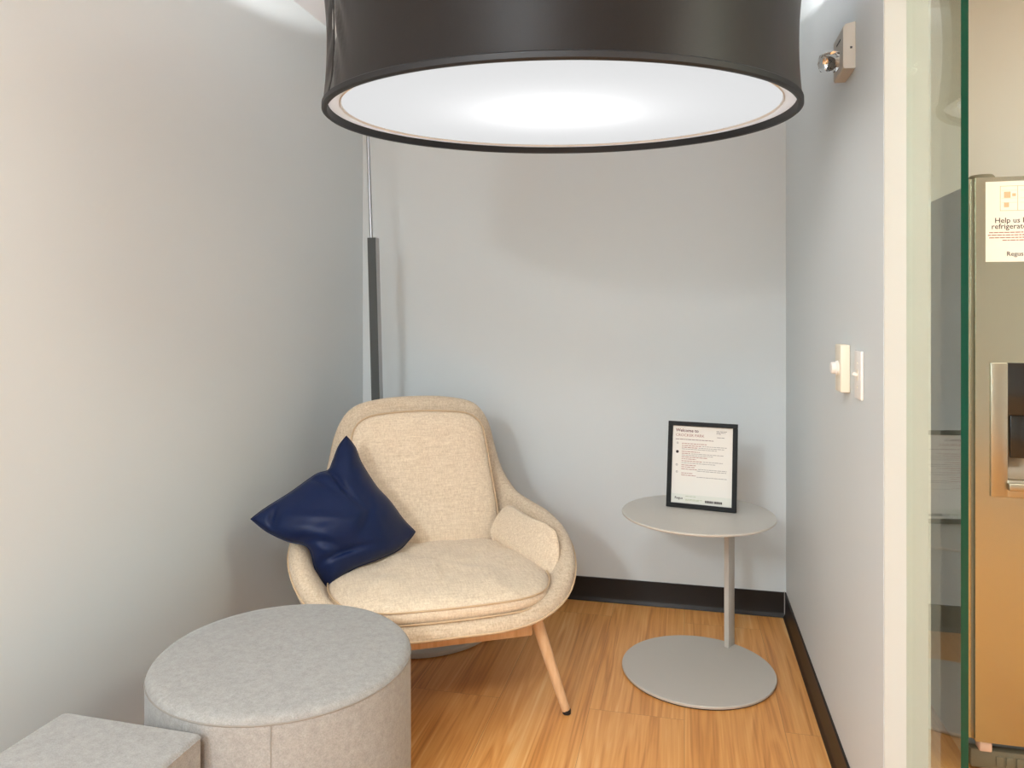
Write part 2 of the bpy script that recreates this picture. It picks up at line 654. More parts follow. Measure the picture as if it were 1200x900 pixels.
bm = bmesh.new()
add_post(bm, foot, top, 0.0195, 0.019, 0.0)
o = obj('post', bm, [M['post'], M['post_lit_side']], lamp, smooth=False)
DR_C = Vector((-0.345, 2.055, 1.845))          # centre of the shade's lower rim
rod0 = Vector((-1.347, 3.06, 1.55)) - LO
rod1 = Vector((-1.374, 3.06, 2.33)) - LO
tip = Vector((DR_C.x, DR_C.y, 2.40)) - LO
bm = bmesh.new()
arm_pts = [rod0, rod0.lerp(rod1, 0.5), rod1, rod1 + Vector((0.03, -0.03, 0.05)), rod1 + Vector((0.09, -0.085, 0.075)),
           rod1.lerp(tip, 0.4) + Vector((0, 0, 0.06)), rod1.lerp(tip, 0.75) + Vector((0, 0, 0.035)), tip]
add_tube(bm, catmull(arm_pts, 6), 0.0075, 12)
obj('arm', bm, M['chrome'], lamp)
bm = bmesh.new()
add_tube(bm, [tip, tip - Vector((0, 0, 0.26))], 0.005, 10)
add_lathe(bm, [(0.03, 2.12), (0.03, 2.15)], 24, center=(tip.x, tip.y, 0))
obj('stem', bm, M['chrome'], lamp)

TX, TY = -0.018, 0.070
SHADE_R = 0.64
SHADE_H = 0.345


def shade_pt(r, a, h):
    u, v = r * math.cos(a), r * math.sin(a)
    return Vector((DR_C.x + u - TX * h, DR_C.y + v - TY * h, DR_C.z + TX * u + TY * v + h)) - LO


def shade_lathe(bm, prof, n=160, mat=0, wob=None):
    rings = []
    for r, h in prof:
        rings.append([bm.verts.new(shade_pt(r + (wob(2 * PI * k / n, h) if wob else 0), 2 * PI * k / n, h)) for k in range(n)])
    for a, b in zip(rings[:-1], rings[1:]):
        for k in range(n):
            bm.faces.new((a[k], a[(k + 1) % n], b[(k + 1) % n], b[k])).material_index = mat
    return rings


SEAM = math.radians(218)


def shade_wob(a, h):
    d = (a - SEAM + PI) % (2 * PI) - PI
    t = h / SHADE_H
    w = -0.010 * math.exp(-(d / 0.055) ** 2)
    # small gathers next to the seam
    w += 0.0045 * math.exp(-((d - 0.09) / 0.08) ** 2) * math.sin(d * 60 + h * 55)
    w += 0.0035 * math.exp(-((d + 0.07) / 0.06) ** 2) * math.sin(d * 75 - h * 60)
    return w * math.sin(PI * min(max(t, 0.0), 1.0)) ** 0.5


prof = []
for i in range(25):
    t = i / 24
    prof.append((SHADE_R - 0.014 * math.sin(PI * t) ** 0.8, 0.004 + t * (SHADE_H - 0.004)))
bm = bmesh.new()
shade_lathe(bm, prof, 240, wob=shade_wob)
shade = obj('drum_shade', bm, M['shade'], lamp)
bm = bmesh.new()
shade_lathe(bm, [(SHADE_R - 0.020, SHADE_H - 0.002), (SHADE_R - 0.022, 0.045)], 120)
obj('lining', bm, new_mat('grey_inner_lining', srgb(176, 175, 173), 0.8), shade)
bm = bmesh.new()
add_tube(bm, [shade_pt(SHADE_R - 0.006, SEAM, 0.006)] + [shade_pt(SHADE_R - 0.010 - 0.014 * math.sin(PI * t / 10) ** 0.8, SEAM, 0.01 + (SHADE_H - 0.012) * t / 10) for t in range(1, 11)], 0.0055, 8)
obj('seam', bm, M['shade'], shade)
bm = bmesh.new()
r_ = shade_lathe(bm, [(SHADE_R + 0.0015, 0.012), (SHADE_R + 0.002, 0.0), (SHADE_R - 0.003, -0.004), (SHADE_R - 0.012, -0.003), (SHADE_R - 0.014, 0.004), (SHADE_R - 0.014, 0.024)], 160)
for k in range(160):
    bm.faces.new((r_[-1][k], r_[-1][(k + 1) % 160], r_[0][(k + 1) % 160], r_[0][k]))
obj('binding', bm, M['shade_trim'], shade)
ring_mat = bpy.data.materials.new('opal_rim_plastic')
ring_mat.use_nodes = True
rnt = ring_mat.node_tree
rnt.nodes.clear()
ro_ = rnt.nodes.new('ShaderNodeOutputMaterial')
rd = rnt.nodes.new('ShaderNodeBsdfDiffuse')
rd.inputs[0].default_value = (0.50, 0.52, 0.55, 1)
rt = rnt.nodes.new('ShaderNodeBsdfTranslucent')
rt.inputs[0].default_value = (0.26, 0.27, 0.28, 1)
ra = rnt.nodes.new('ShaderNodeAddShader')
rnt.links.new(rd.outputs[0], ra.inputs[0])
rnt.links.new(rt.outputs[0], ra.inputs[1])
rnt.links.new(ra.outputs[0], ro_.inputs[0])
bm = bmesh.new()
r_ = shade_lathe(bm, [(SHADE_R - 0.014, 0.0175), (SHADE_R - 0.046, 0.0185)], 160)
obj('rim_ring', bm, ring_mat, shade)
# acrylic diffuser: lets the bulbs' light through
dm = bpy.data.materials.new('opal_acrylic')
dm.use_nodes = True
nt = dm.node_tree
nt.nodes.clear()
out = nt.nodes.new('ShaderNodeOutputMaterial')
tl = nt.nodes.new('ShaderNodeBsdfTranslucent')
tl.inputs[0].default_value = (0.030, 0.030, 0.030, 1)
em = nt.nodes.new('ShaderNodeEmission')
em.inputs[0].default_value = (*LAMP_COLOR, 1)
em.inputs[1].default_value = LAMP_EMIT
ad = nt.nodes.new('ShaderNodeAddShader')
nt.links.new(tl.outputs[0], ad.inputs[0])
nt.links.new(em.outputs[0], ad.inputs[1])
nt.links.new(ad.outputs[0], out.inputs[0])
bm = bmesh.new()
r_ = shade_lathe(bm, [(0.001, 0.021), (0.2, 0.021), (0.4, 0.021), (SHADE_R - 0.047, 0.021)], 120)
obj('diffuser', bm, dm, lamp)
bm = bmesh.new()
shade_lathe(bm, [(SHADE_R - 0.0485, 0.0205), (SHADE_R - 0.0455, 0.0150), (SHADE_R - 0.0425, 0.0182)], 160)
obj('diffuser_edge', bm, M['white_plastic'], lamp)
for k in range(3):
    a = 2 * PI * k / 3 + 0.5
    c = Vector((DR_C.x + 0.04 * math.cos(a), DR_C.y + 0.04 * math.sin(a), 2.05))
    bm = bmesh.new()
    add_lathe(bm, [(0.006, -0.004), (0.02, 0.0), (0.028, 0.014), (0.03, 0.03), (0.024, 0.05), (0.015, 0.065), (0.014, 0.09)], 20, center=(c.x - LO.x, c.y - LO.y, c.z + 0.02))
    obj('bulb', bm, emit_mat('lit_bulb', (*LAMP_COLOR, 1), 4.0), lamp)
    d = bpy.data.lights.new('bulb_light', 'POINT')
    d.energy = LAMP_BULB
    d.color = LAMP_COLOR
    d.shadow_soft_size = 0.025
    lo = bpy.data.objects.new('bulb_light', d)
    COL.objects.link(lo)
    lo.location = (c.x - LO.x, c.y - LO.y, c.z - 0.03)
    lo.parent = lamp

# ------------------------------------------------------------------ armchair
CH = Vector((-0.867, 2.491, 0))
CH_A = math.radians(29)
chair = thing('lounge_chair', 'oatmeal linen lounge armchair with curved shell and pale wooden legs', 'armchair', CH, CH_A)

CTRL = [  # rim x, y, z ; base x, y
    (0.0, -0.435, 0.380, 0.0, -0.33), (0.15, -0.433, 0.381, 0.12, -0.33), (0.275, -0.405, 0.392, 0.22, -0.30),
    (0.385, -0.335, 0.425, 0.28, -0.24), (0.455, -0.225, 0.475, 0.305, -0.15), (0.487, -0.08, 0.525, 0.315, -0.05),
    (0.478, 0.08, 0.555, 0.315, 0.05), (0.447, 0.21, 0.567, 0.31, 0.13), (0.405, 0.315, 0.592, 0.295, 0.19),
    (0.362, 0.380, 0.67, 0.27, 0.23), (0.336, 0.410, 0.77, 0.245, 0.255), (0.312, 0.425, 0.865, 0.22, 0.27),
    (0.255, 0.436, 0.935, 0.18, 0.28), (0.14, 0.441, 0.963, 0.10, 0.29), (0.0, 0.442, 0.970, 0.0, 0.29)]
loop = CTRL + [(-a, b, c, -d, e) for (a, b, c, d, e) in CTRL[-2:0:-1]]
SUB = 4
NR = len(loop) * SUB
RIM = catmull([(a, b, c) for a, b, c, d, e in loop], SUB, True)
BAS = catmull([(d, e, 0) for a, b, c, d, e in loop], SUB, True)


def bez(a, b, c, t):
    return a * (1 - t) ** 2 + b * 2 * t * (1 - t) + c * t * t


def shell_profile(i):
    R, B = RIM[i], BAS[i]
    inn = Vector((B.x - R.x, B.y - R.y, 0))
    n = inn.normalized()
    zb = 0.300
    k = min(1.0, max(0.0, (R.z - 0.56) / 0.3))          # 0 at the arms, 1 at the back
    base = Vector((B.x, B.y, zb))
    ro = Vector((R.x, R.y, R.z - 0.040))
    ctrl = Vector((R.x, R.y, 0)) * (0.86 - 0.08 * k) + Vector((B.x, B.y, 0)) * (0.14 + 0.08 * k)
    ctrl.z = zb + (0.02 if k < 0.5 else 0.06)
    P = [Vector((B.x * 0.5, B.y * 0.5, zb - 0.004)), base]
    for t in (0.25, 0.5, 0.75, 0.92):
        P.append(bez(base, ctrl, ro, t))
    P.append(ro)
    P.append(Vector((R.x, R.y, R.z - 0.020)) + n * 0.004)
    P.append(Vector((R.x, R.y, R.z - 0.005)) + n * 0.016)
    P.append(Vector((R.x, R.y, R.z)) + n * 0.034)
    P.append(Vector((R.x, R.y, R.z - 0.008)) + n * 0.054)
    P.append(Vector((R.x, R.y, R.z - 0.028)) + n * 0.070)
    ri = Vector((R.x, R.y, R.z - 0.055)) + n * 0.082
    if R.z < 0.5:
        f = (0.5 - R.z) / 0.12
        ri.z += 0.028 * f
        P[-1].z += 0.012 * f
    ib = Vector((B.x * 0.92, B.y * 0.92, 0.345))
    ic = Vector((ri.x, ri.y, 0)) * 0.45 + Vector((ib.x, ib.y, 0)) * 0.55
    ic.z = 0.35 + 0.12 * k
    for t in (0.0, 0.3, 0.6, 0.85):
        P.append(bez(ri, ic, ib, t))
    P.append(ib)
    P.append(Vector((B.x * 0.45, B.y * 0.45, 0.342)))
    return P


bm = bmesh.new()
rows = [[bm.verts.new(p) for p in shell_profile(i)] for i in range(NR)]
NP = len(rows[0])
for i in range(NR):
    a, b = rows[i], rows[(i + 1) % NR]
    for k in range(NP - 1):
        bm.faces.new((a[k], b[k], b[k + 1], a[k + 1]))
bm.faces.new([r[0] for r in rows])
bm.faces.new([r[-1] for r in rows][::-1])
shell = obj('shell', bm, M['linen'], chair, angle=None)
sb = shell.modifiers.new('smooth', 'SUBSURF')
sb.levels = sb.render_levels = 1
bm = bmesh.new()
pts = [shell_profile(i)[6] for i in range(NR)]
add_tube(bm, pts, 0.0032, 8, closed=True)
obj('piping', bm, M['linen_pipe'], shell)


def cushion(name, outline, thick, frame, mat, parent, seed=0, wr=0.004, rings=16, n=96, edge=0.35, crown=1.0, piping=True, sag=None):
    """stuffed cushion: outline is a closed 2-D curve in the frame's plane"""
    o0, ex, ey, en = [Vector(v) for v in frame]
    O = resample(outline, n)
    c = sum(O, Vector((0, 0))) / n
    bm = bmesh.new()

    def pos(p2, h, s):
        q = o0 + ex * p2.x + ey * p2.y
        w = noise.noise(Vector((p2.x * 9 + seed, p2.y * 9, seed * 3.1))) * wr + noise.noise(Vector((p2.x * 24 + seed, p2.y * 13, 7 + seed))) * wr * 0.5
        d = h
        if sag:
            d += sag(p2) * (1 if h > 0 else 0)
        return q + en * (d + w * (1 if h > 0 else -0.3) * (1 - s ** 4))
    layers = []
    for side in (1, -1):
        L = []
        for r in range(1, rings + 1):
            s = math.sin(PI / 2 * r / rings)
            h = side * thick / 2 * (edge + (1 - edge) * (1 - s ** 2.2) ** crown) * ((1 - s ** 14) ** 0.5)
            if r == rings:
                h = 0
            L.append([bm.verts.new(pos(c + (p - c) * s, h, s)) for p in O] if not (r == rings and side == -1) else layers[0][-1])
        layers.append(L)
        cv = bm.verts.new(pos(c, side * thick / 2, 0))
        for k in range(n):
            f = (cv, L[0][k], L[0][(k + 1) % n])
            bm.faces.new(f if side == 1 else f[::-1])
        for a, b in zip(L[:-1], L[1:]):
            for k in range(n):
                f = (a[k], b[k], b[(k + 1) % n], a[(k + 1) % n])
                bm.faces.new(f if side == 1 else f[::-1])
    ob = obj(name, bm, mat, parent, angle=None)
    if piping:
        bm = bmesh.new()
        for hz in (1, -1):
            add_tube(bm, [o0 + ex * (c.x + (p.x - c.x) * 0.997) + ey * (c.y + (p.y - c.y) * 0.997) + en * (hz * thick * edge * 0.30) for p in O], 0.0028, 6, closed=True)
        obj('piping', bm, M['linen_pipe'], ob)
    return ob


# seat cushion
def front_bow(P):
    return [Vector((p.x, p.y - (0.035 * (1 - (p.x / 0.36) ** 2) if p.y < -0.2 else 0))) for p in P]


seat_out = front_bow(resample(rounded_poly([(-0.345, 0.16, 0.12), (-0.372, -0.22, 0.10), (-0.29, -0.385, 0.13), (0.29, -0.385, 0.13), (0.372, -0.22, 0.10), (0.345, 0.16, 0.12), (0.2, 0.235, 0.1), (-0.2, 0.235, 0.1)]), 160))
cushion('seat_cushion', seat_out, 0.115, ((0, 0, 0.402), (1, 0, 0), (0, 1, 0), (0, 0, 1)), M['linen_soft'], chair, seed=2.3, wr=0.015, edge=0.55, crown=0.8)
# back cushion, leaning
lean = math.radians(14)
en = Vector((0, -math.cos(lean), math.sin(lean)))
ey = Vector((0, math.sin(lean), math.cos(lean)))
bk_out = rounded_poly([(-0.305, 0.0, 0.09), (0.305, 0.0, 0.09), (0.302, 0.12, 0.10), (0.273, 0.37, 0.1), (0.250, 0.532, 0.10), (0.0, 0.552, 0.2), (-0.250, 0.532, 0.10), (-0.273, 0.37, 0.1), (-0.302, 0.12, 0.10)])
cushion('back_cushion', bk_out, 0.10, (Vector((0, 0.200, 0.385)), (1, 0, 0), ey, en), M['linen_soft'], chair, seed=5.1, wr=0.004, edge=0.5, crown=0.6, piping=True)

# wooden frame and legs
bm = bmesh.new()
for y0, y1, x in ((-0.29, -0.245, 0.28), (0.205, 0.25, 0.25)):
    add_box(bm, -x, x, y0, y1, 0.250, 0.303, 0.006)
add_box(bm, 0.215, 0.255, -0.26, 0.22, 0.264, 0.301, 0.006)
add_box(bm, -0.255, -0.215, -0.26, 0.22, 0.264, 0.301, 0.006)
obj('base_frame', bm, M['leg_wood'], chair)
for sx, (fx, fy), (tx, ty) in ((1, (0.382, -0.325), (0.296, -0.272)), (-1, (0.382, -0.325), (0.296, -0.272)), (1, (0.285, 0.275), (0.245, 0.225)), (-1, (0.285, 0.275), (0.245, 0.225))):
    bm = bmesh.new()
    f, t = Vector((sx * fx, fy, 0.012)), Vector((sx * tx, ty, 0.302))
    add_tube(bm, [f, f.lerp(t, 0.03), f.lerp(t, 0.6), t], [0.0135, 0.0145, 0.0185, 0.0205], 18)
    lg = obj('leg', bm, M['leg_wood'], chair)
    bm = bmesh.new()
    d = (t - f).normalized()
    add_lathe(bm, [(0.0115, 0.0), (0.0135, 0.002), (0.0135, 0.014)], 18, center=(f.x - d.x * 0.008, f.y - d.y * 0.008, 0.0005))
    obj('foot_pad', bm, M['rubber'], lg)

# small loose arm pillow of the same linen
Rz = Matrix.Rotation(CH_A, 3, 'Z')


def w(p):
    return Rz @ Vector(p) + CH


def pillow_patch(name, edges, thick, mat, origin, seed, n=40, wr=0.006, bias=1.0, folds=()):
    """square stuffed pillow as a Coons patch between four edge curves (u: e0 bottom to e1 top, v: e2 left to e3 right)"""
    def curve(pts, m):
        P = catmull(pts, 12)
        L = [0]
        for a, b in zip(P[:-1], P[1:]):
            L.append(L[-1] + (b - a).length)
        out, j = [], 0
        for k in range(m + 1):
            dd = L[-1] * k / m
            while j < len(P) - 2 and L[j + 1] < dd:
                j += 1
            sg = L[j + 1] - L[j]
            out.append(P[j].lerp(P[j + 1], (dd - L[j]) / sg if sg else 0))
        return out
    b_, t_, l_, r_ = [curve(e, n) for e in edges]
    G = [[None] * (n + 1) for _ in range(n + 1)]
    for i in range(n + 1):
        u = i / n
        for j in range(n + 1):
            v = j / n
            G[i][j] = (b_[i] * (1 - v) + t_[i] * v + l_[j] * (1 - u) + r_[j] * u
                       - (b_[0] * (1 - u) * (1 - v) + b_[n] * u * (1 - v) + t_[0] * (1 - u) * v + t_[n] * u * v))
    nrm = ((b_[n] - b_[0]).cross(l_[n] - l_[0])).normalized()
    bm = bmesh.new()
    org = Vector(origin)

    def hgt(i, j):
        a, b = 2 * i / n - 1, 2 * j / n - 1
        return thick / 2 * (max(0, 1 - abs(a) ** 2.4) * max(0, 1 - abs(b) ** 2.4)) ** 0.55
    F, K = {}, {}
    for i in range(n + 1):
        for j in range(n + 1):
            edge = i in (0, n) or j in (0, n)
            h = hgt(i, j)
            u, v = i / n, j / n
            wv = noise.noise(Vector((u * 3.2 + seed, v * 3.2, seed))) * wr + noise.noise(Vector((u * 9 + seed, v * 4, seed + 5))) * wr * 0.45
            for (fu, fv, du, dv, amp, wid, ln) in folds:
                q = (u - fu) * du + (v - fv) * dv
                s_ = -(u - fu) * dv + (v - fv) * du
                wv += amp * math.exp(-(s_ / wid) ** 2) * math.exp(-(q / ln) ** 2)
            wv *= min(1.0, h / (thick * 0.2))
            F[i, j] = bm.verts.new(G[i][j] + nrm * (h * bias + wv) - org)
            K[i, j] = F[i, j] if edge else bm.verts.new(G[i][j] - nrm * (h * (2 - bias)) - org)
    for i in range(n):
        for j in range(n):
            bm.faces.new((F[i, j], F[i + 1, j], F[i + 1, j + 1], F[i, j + 1]))
            bm.faces.new((K[i, j], K[i, j + 1], K[i + 1, j + 1], K[i + 1, j]))
    ob = obj(name, bm, mat, None, angle=None)
    ob.location = org
    bm = bmesh.new()
    rim = b_[:-1] + r_[:-1] + t_[::-1][:-1] + l_[::-1][:-1]
    add_tube(bm, [p - org for p in rim], 0.002, 6, closed=True)
    seam = obj('seam', bm, mat, ob)
    return ob


# ------------------------------------------------------------------ pillows on the chair (corners in the chair's own axes)
def wl(L):
    return [w(p) for p in L]


# blue pillow: L on the arm, T up the back, R towards the seat, B tucked beside the seat cushion
L_, T_, R_, B_ = (-0.606, 0.0, 0.622), (-0.289, 0.14, 0.860), (-0.05, 0.07, 0.515), (-0.368, -0.085, 0.385)
eLT = wl([L_, (-0.564, 0.02, 0.648), (-0.482, 0.05, 0.690), (-0.397, 0.08, 0.740), (-0.354, 0.09, 0.751), (-0.338, 0.105, 0.780), (-0.317, 0.12, 0.828), T_])
eTR = wl([T_, (-0.258, 0.14, 0.818), (-0.236, 0.13, 0.762), (-0.186, 0.115, 0.680), (-0.138, 0.10, 0.625), (-0.092, 0.085, 0.560), R_])
eBR = wl([B_, (-0.33, -0.10, 0.43), (-0.270, -0.07, 0.452), (-0.196, -0.04, 0.463), (-0.118, 0.01, 0.473), (-0.072, 0.05, 0.497), R_])
eLB = wl([L_, (-0.556, -0.03, 0.586), (-0.49, -0.065, 0.558), (-0.425, -0.085, 0.538), (-0.402, -0.085, 0.465), B_])
bp_ = pillow_patch('throw_pillow', [eLB, eTR, eLT, eBR], 0.12, M['blue'], w((-0.33, 0.05, 0.42)), 3.7,
                   n=56, wr=0.007, bias=1.45, folds=((0.16, 0.66, 1.0, -0.05, -0.022, 0.028, 0.22), (0.10, 0.54, 1.0, 0.2, -0.012, 0.03, 0.16), (0.82, 0.28, 0.18, 1.0, -0.020, 0.030, 0.20), (0.66, 0.16, 0.7, 0.7, -0.016, 0.03, 0.16), (0.13, 0.10, 0.7, -0.7, -0.020, 0.030, 0.10), (0.62, 0.62, -0.6, 0.8, -0.010, 0.05, 0.18), (0.40, 0.30, 0.9, 0.5, 0.008, 0.05, 0.2)))
tag(bp_, 'navy blue square throw pillow leaning over the left arm of the armchair', 'pillow')

# linen arm pillow against the right arm
a_ = [(0.250, 0.13, 0.452), (0.338, 0.185, 0.553), (0.395, -0.125, 0.550), (0.366, -0.205, 0.402)]   # back low, back high, front high, front low
eA = wl([a_[0], (0.252, 0.15, 0.475), (0.282, 0.172, 0.520), (0.318, 0.188, 0.548), a_[1]])
eB = wl([a_[3], (0.385, -0.215, 0.420), (0.403, -0.195, 0.48), (0.407, -0.155, 0.535), a_[2]])
eC = wl([a_[0], (0.262, 0.11, 0.438), (0.305, -0.03, 0.420), (0.350, -0.165, 0.398), a_[3]])
eD = wl([a_[1], (0.350, 0.165, 0.552), (0.370, 0.03, 0.546), (0.388, -0.085, 0.554), a_[2]])
ap = pillow_patch('arm_pillow', [eA, eB, eC, eD], 0.115, M['linen_pillow'], w((0.34, 0.0, 0.41)), 9.2, n=44, wr=0.013, bias=1.5,
                  folds=((0.82, 0.70, 0.9, 0.35, -0.034, 0.04, 0.14), (0.86, 0.5, 0.9, -0.3, -0.028, 0.04, 0.12), (0.80, 0.25, 0.8, -0.5, -0.026, 0.045, 0.14), (0.55, 0.35, 0.35, 0.9, -0.010, 0.06, 0.2), (0.35, 0.9, 0.9, -0.3, -0.014, 0.05, 0.15)))
tag(ap, 'small oatmeal linen pillow tucked against the right arm of the armchair', 'pillow')

# ------------------------------------------------------------------ round pouf
pf = thing('round_ottoman', 'round heather grey upholstered ottoman in front of the beige armchair', 'ottoman', (-0.975, 1.68, 0))
R0, H0 = 0.3135, 0.46
bm = bmesh.new()
add_lathe(bm, [(R0 - 0.02, 0.012), (R0 - 0.006, 0.014), (R0, 0.03), (R0 + 0.001, 0.2), (R0, H0 - 0.03), (R0 - 0.001, H0 - 0.016), (R0 - 0.004, H0 - 0.010), (R0 - 0.012, H0 - 0.003), (R0 - 0.03, H0), (R0 * 0.6, H0 + 0.004), (0.02, H0 + 0.005)], 96)
obj('upholstery', bm, M['grey_fab'], pf, angle=None)
bm = bmesh.new()
add_tube(bm, [((R0 - 0.001) * math.cos(2 * PI * k / 96), (R0 - 0.001) * math.sin(2 * PI * k / 96), H0 - 0.018) for k in range(96)], 0.0025, 6, closed=True)
obj('piping', bm, M['grey_seam'], pf)
bm = bmesh.new()
add_tube(bm, [((R0 + 0.0005) * math.cos(-1.13), (R0 + 0.0005) * math.sin(-1.13), z) for z in (0.02, 0.2, H0 - 0.02)], 0.0012, 6)
obj('seam', bm, M['grey_seam'], pf)
for k in range(4):
    a = PI / 4 + k * PI / 2
    bm = bmesh.new()
    add_lathe(bm, [(0.02, 0.0), (0.022, 0.002), (0.022, 0.014)], 20, center=(0.25 * math.cos(a), 0.25 * math.sin(a), 0))
    obj('foot', bm, M['rubber'], pf)

# ------------------------------------------------------------------ cube pouf
cb = thing('cube_ottoman', 'square heather grey cube ottoman beside the left wall', 'ottoman', (-1.147, 1.180, 0), math.radians(-1))
bm = bmesh.new()
add_box(bm, -0.175, 0.175, -0.175, 0.175, 0.012, 0.436, 0.014, 4)
obj('upholstery', bm, M['grey_fab'], cb)
bm = bmesh.new()
q = 0.1735
cor = []
for sx, sy in ((1, 1), (-1, 1), (-1, -1), (1, -1)):
    for k in range(5):
        a = math.atan2(sy, sx) - PI / 4 + k * PI / 8
        cor.append((sx * (q - 0.012) + 0.012 * math.cos(a), sy * (q - 0.012) + 0.012 * math.sin(a), 0.426))
add_tube(bm, cor, 0.0022, 6, closed=True)
obj('piping', bm, M['grey_fab'], cb)
for sx, sy in ((1, 1), (-1, 1), (-1, -1), (1, -1)):
    bm = bmesh.new()
    add_lathe(bm, [(0.018, 0.0), (0.02, 0.002), (0.02, 0.014)], 16, center=(sx * 0.14, sy * 0.14, 0))
    obj('foot', bm, M['rubber'], cb)

# ------------------------------------------------------------------ side table
TB = Vector((0.047, 2.782, 0))
tb = thing('side_table', 'round warm grey metal side table with an off-centre post', 'table', TB)
TZ, TR = 0.578, 0.272
bm = bmesh.new()
add_lathe(bm, [(TR - 0.003, TZ - 0.009), (TR, TZ - 0.006), (TR, TZ - 0.002), (TR - 0.0015, TZ)], 96)
obj('tabletop', bm, M['table'], tb)
bm = bmesh.new()
add_lathe(bm, [(TR - 0.006, 0.0), (TR - 0.006, 0.005)], 96)
obj('floor_pad', bm, M['rubber'], tb)
bm = bmesh.new()
add_lathe(bm, [(TR - 0.002, 0.005), (TR, 0.008), (TR, 0.013), (TR - 0.0015, 0.015)], 96)
obj('base', bm, M['table'], tb)
bm = bmesh.new()
add_box(bm, -0.025, 0.025, -0.0095, 0.0095, 0.0151, TZ - 0.0091, 0.0012)
bmesh.ops.rotate(bm, verts=bm.verts[:], cent=(0, 0, 0), matrix=Matrix.Rotation(math.radians(60), 3, 'Z'))
bmesh.ops.translate(bm, verts=bm.verts[:], vec=(0.123, 0.212, 0))
obj('post', bm, M['table'], tb)

# ------------------------------------------------------------------ framed notice on the table
FA = math.atan2(-0.044, 0.250)
fr = thing('picture_frame', 'black framed welcome sheet standing on the round side table', 'picture frame', (0.059, 2.828, TZ + 0.0005), FA)
FW, FH, FB = 0.2535, 0.318, 0.0165
tilt = math.radians(9)
ftilt = bpy.data.objects.new('frame', None)
bpy.data.objects.remove(ftilt)
ROT = (-tilt, 0, 0)


def fpart(name, bm, mat, parent=None, smooth=False):
    o = obj(name, bm, mat, fr, smooth)
    o.rotation_euler = ROT
    return o


bm = bmesh.new()
for x0, x1, z0, z1 in ((-FW / 2, FW / 2, 0, FB), (-FW / 2, FW / 2, FH - FB, FH), (-FW / 2, -FW / 2 + FB, FB, FH - FB), (FW / 2 - FB, FW / 2, FB, FH - FB)):
    add_box(bm, x0, x1, -0.009, 0.009, z0, z1, 0.0012, 2)
border = fpart('border', bm, M['black'])
fpart('backing', box_bm(-FW / 2 + 0.006, FW / 2 - 0.006, 0.002, 0.008, 0.006, FH - 0.006), M['black'])
sheet = fpart('sheet', box_bm(-FW / 2 + FB - 0.001, FW / 2 - FB + 0.001, 0.0, 0.0015, FB - 0.001, FH - FB + 0.001), M['paper'])
bm = bmesh.new()
for s in ((-0.03, 0.03),):
    v = [bm.verts.new(p) for p in ((-0.028, 0.042, 0.19), (0.028, 0.042, 0.19), (0.04, 0.118, 0.0), (-0.04, 0.118, 0.0), (-0.028, 0.046, 0.19), (0.028, 0.046, 0.19), (0.04, 0.122, 0.0), (-0.04, 0.122, 0.0))]
    for q in ((0, 1, 2, 3), (4, 7, 6, 5), (0, 4, 5, 1), (1, 5, 6, 2), (2, 6, 7, 3), (3, 7, 4, 0)):
        bm.faces.new([v[i] for i in q])
st = obj('easel_back', bm, M['black'], fr, smooth=False)

SX0 = -FW / 2 + FB
SW = FW - 2 * FB
SH = FH - 2 * FB


def sp(u, v):      # sheet coordinates: u 0..1 to the right, v 0..1 downwards
    return Vector((SX0 + u * SW, -0.0004, FH - FB - v * SH))


text_mesh('title', 'Welcome to', 0.0165, M['ink_title'], sheet, sp(0.05, 0.077), bold=0.0003)
text_mesh('title', 'CROCKER PARK', 0.0145, M['ink_red'], sheet, sp(0.05, 0.137))


def word_lines(name, rows_, mat, parent, x_off, seed=1):
    """small print too fine to read: rows of word-length dashes"""
    rnd = random.Random(seed)
    bm = bmesh.new()
    for u0, u1, v, th in rows_:
        u = u0
        while u < u1 - 0.01:
            wl_ = min(rnd.uniform(0.02, 0.065), u1 - u)
            p, q_ = sp(u, v), sp(u + wl_, v + th)
            add_box(bm, p.x, q_.x, -0.0007, -0.0001, q_.z, p.z)
            u += wl_ + 0.009
    return obj(name, bm, mat, parent, smooth=False)


word_lines('subtitle', [(0.05, 0.70, 0.172, 0.007)], M['ink_title'], sheet, 0, 2)
rows_h = [(0.16, 0.58, 0.225), (0.16, 0.48, 0.252), (0.16, 0.42, 0.276), (0.16, 0.46, 0.33), (0.16, 0.30, 0.355), (0.16, 0.60, 0.40), (0.16, 0.40, 0.425),
          (0.16, 0.50, 0.452), (0.16, 0.40, 0.505), (0.16, 0.38, 0.53), (0.16, 0.42, 0.557), (0.16, 0.36, 0.61), (0.16, 0.40, 0.636)]
word_lines('red_print', [(a, b, v, 0.0075) for a, b, v in rows_h], M['ink_red'], sheet, 0, 3)
rows_g = [(0.50, 0.90, 0.252), (0.44, 0.86, 0.276), (0.16, 0.74, 0.298), (0.32, 0.85, 0.355), (0.16, 0.68, 0.377), (0.52, 0.84, 0.452), (0.16, 0.72, 0.478), (0.44, 0.91, 0.55), (0.42, 0.90, 0.572)]
word_lines('grey_print', [(0.42, 0.92, 0.65, 0.0065)], M['ink_grey'], sheet, 0, 8)
word_lines('grey_print', [(a, b, v, 0.0065) for a, b, v in rows_g], M['ink_grey'], sheet, 0, 4)
word_lines('address_print', [(0.73, 0.90, 0.045, 0.007), (0.73, 0.88, 0.062, 0.007), (0.73, 0.82, 0.079, 0.007), (0.74, 0.87, 0.125, 0.008)], M['ink_grey'], sheet, 0, 5)
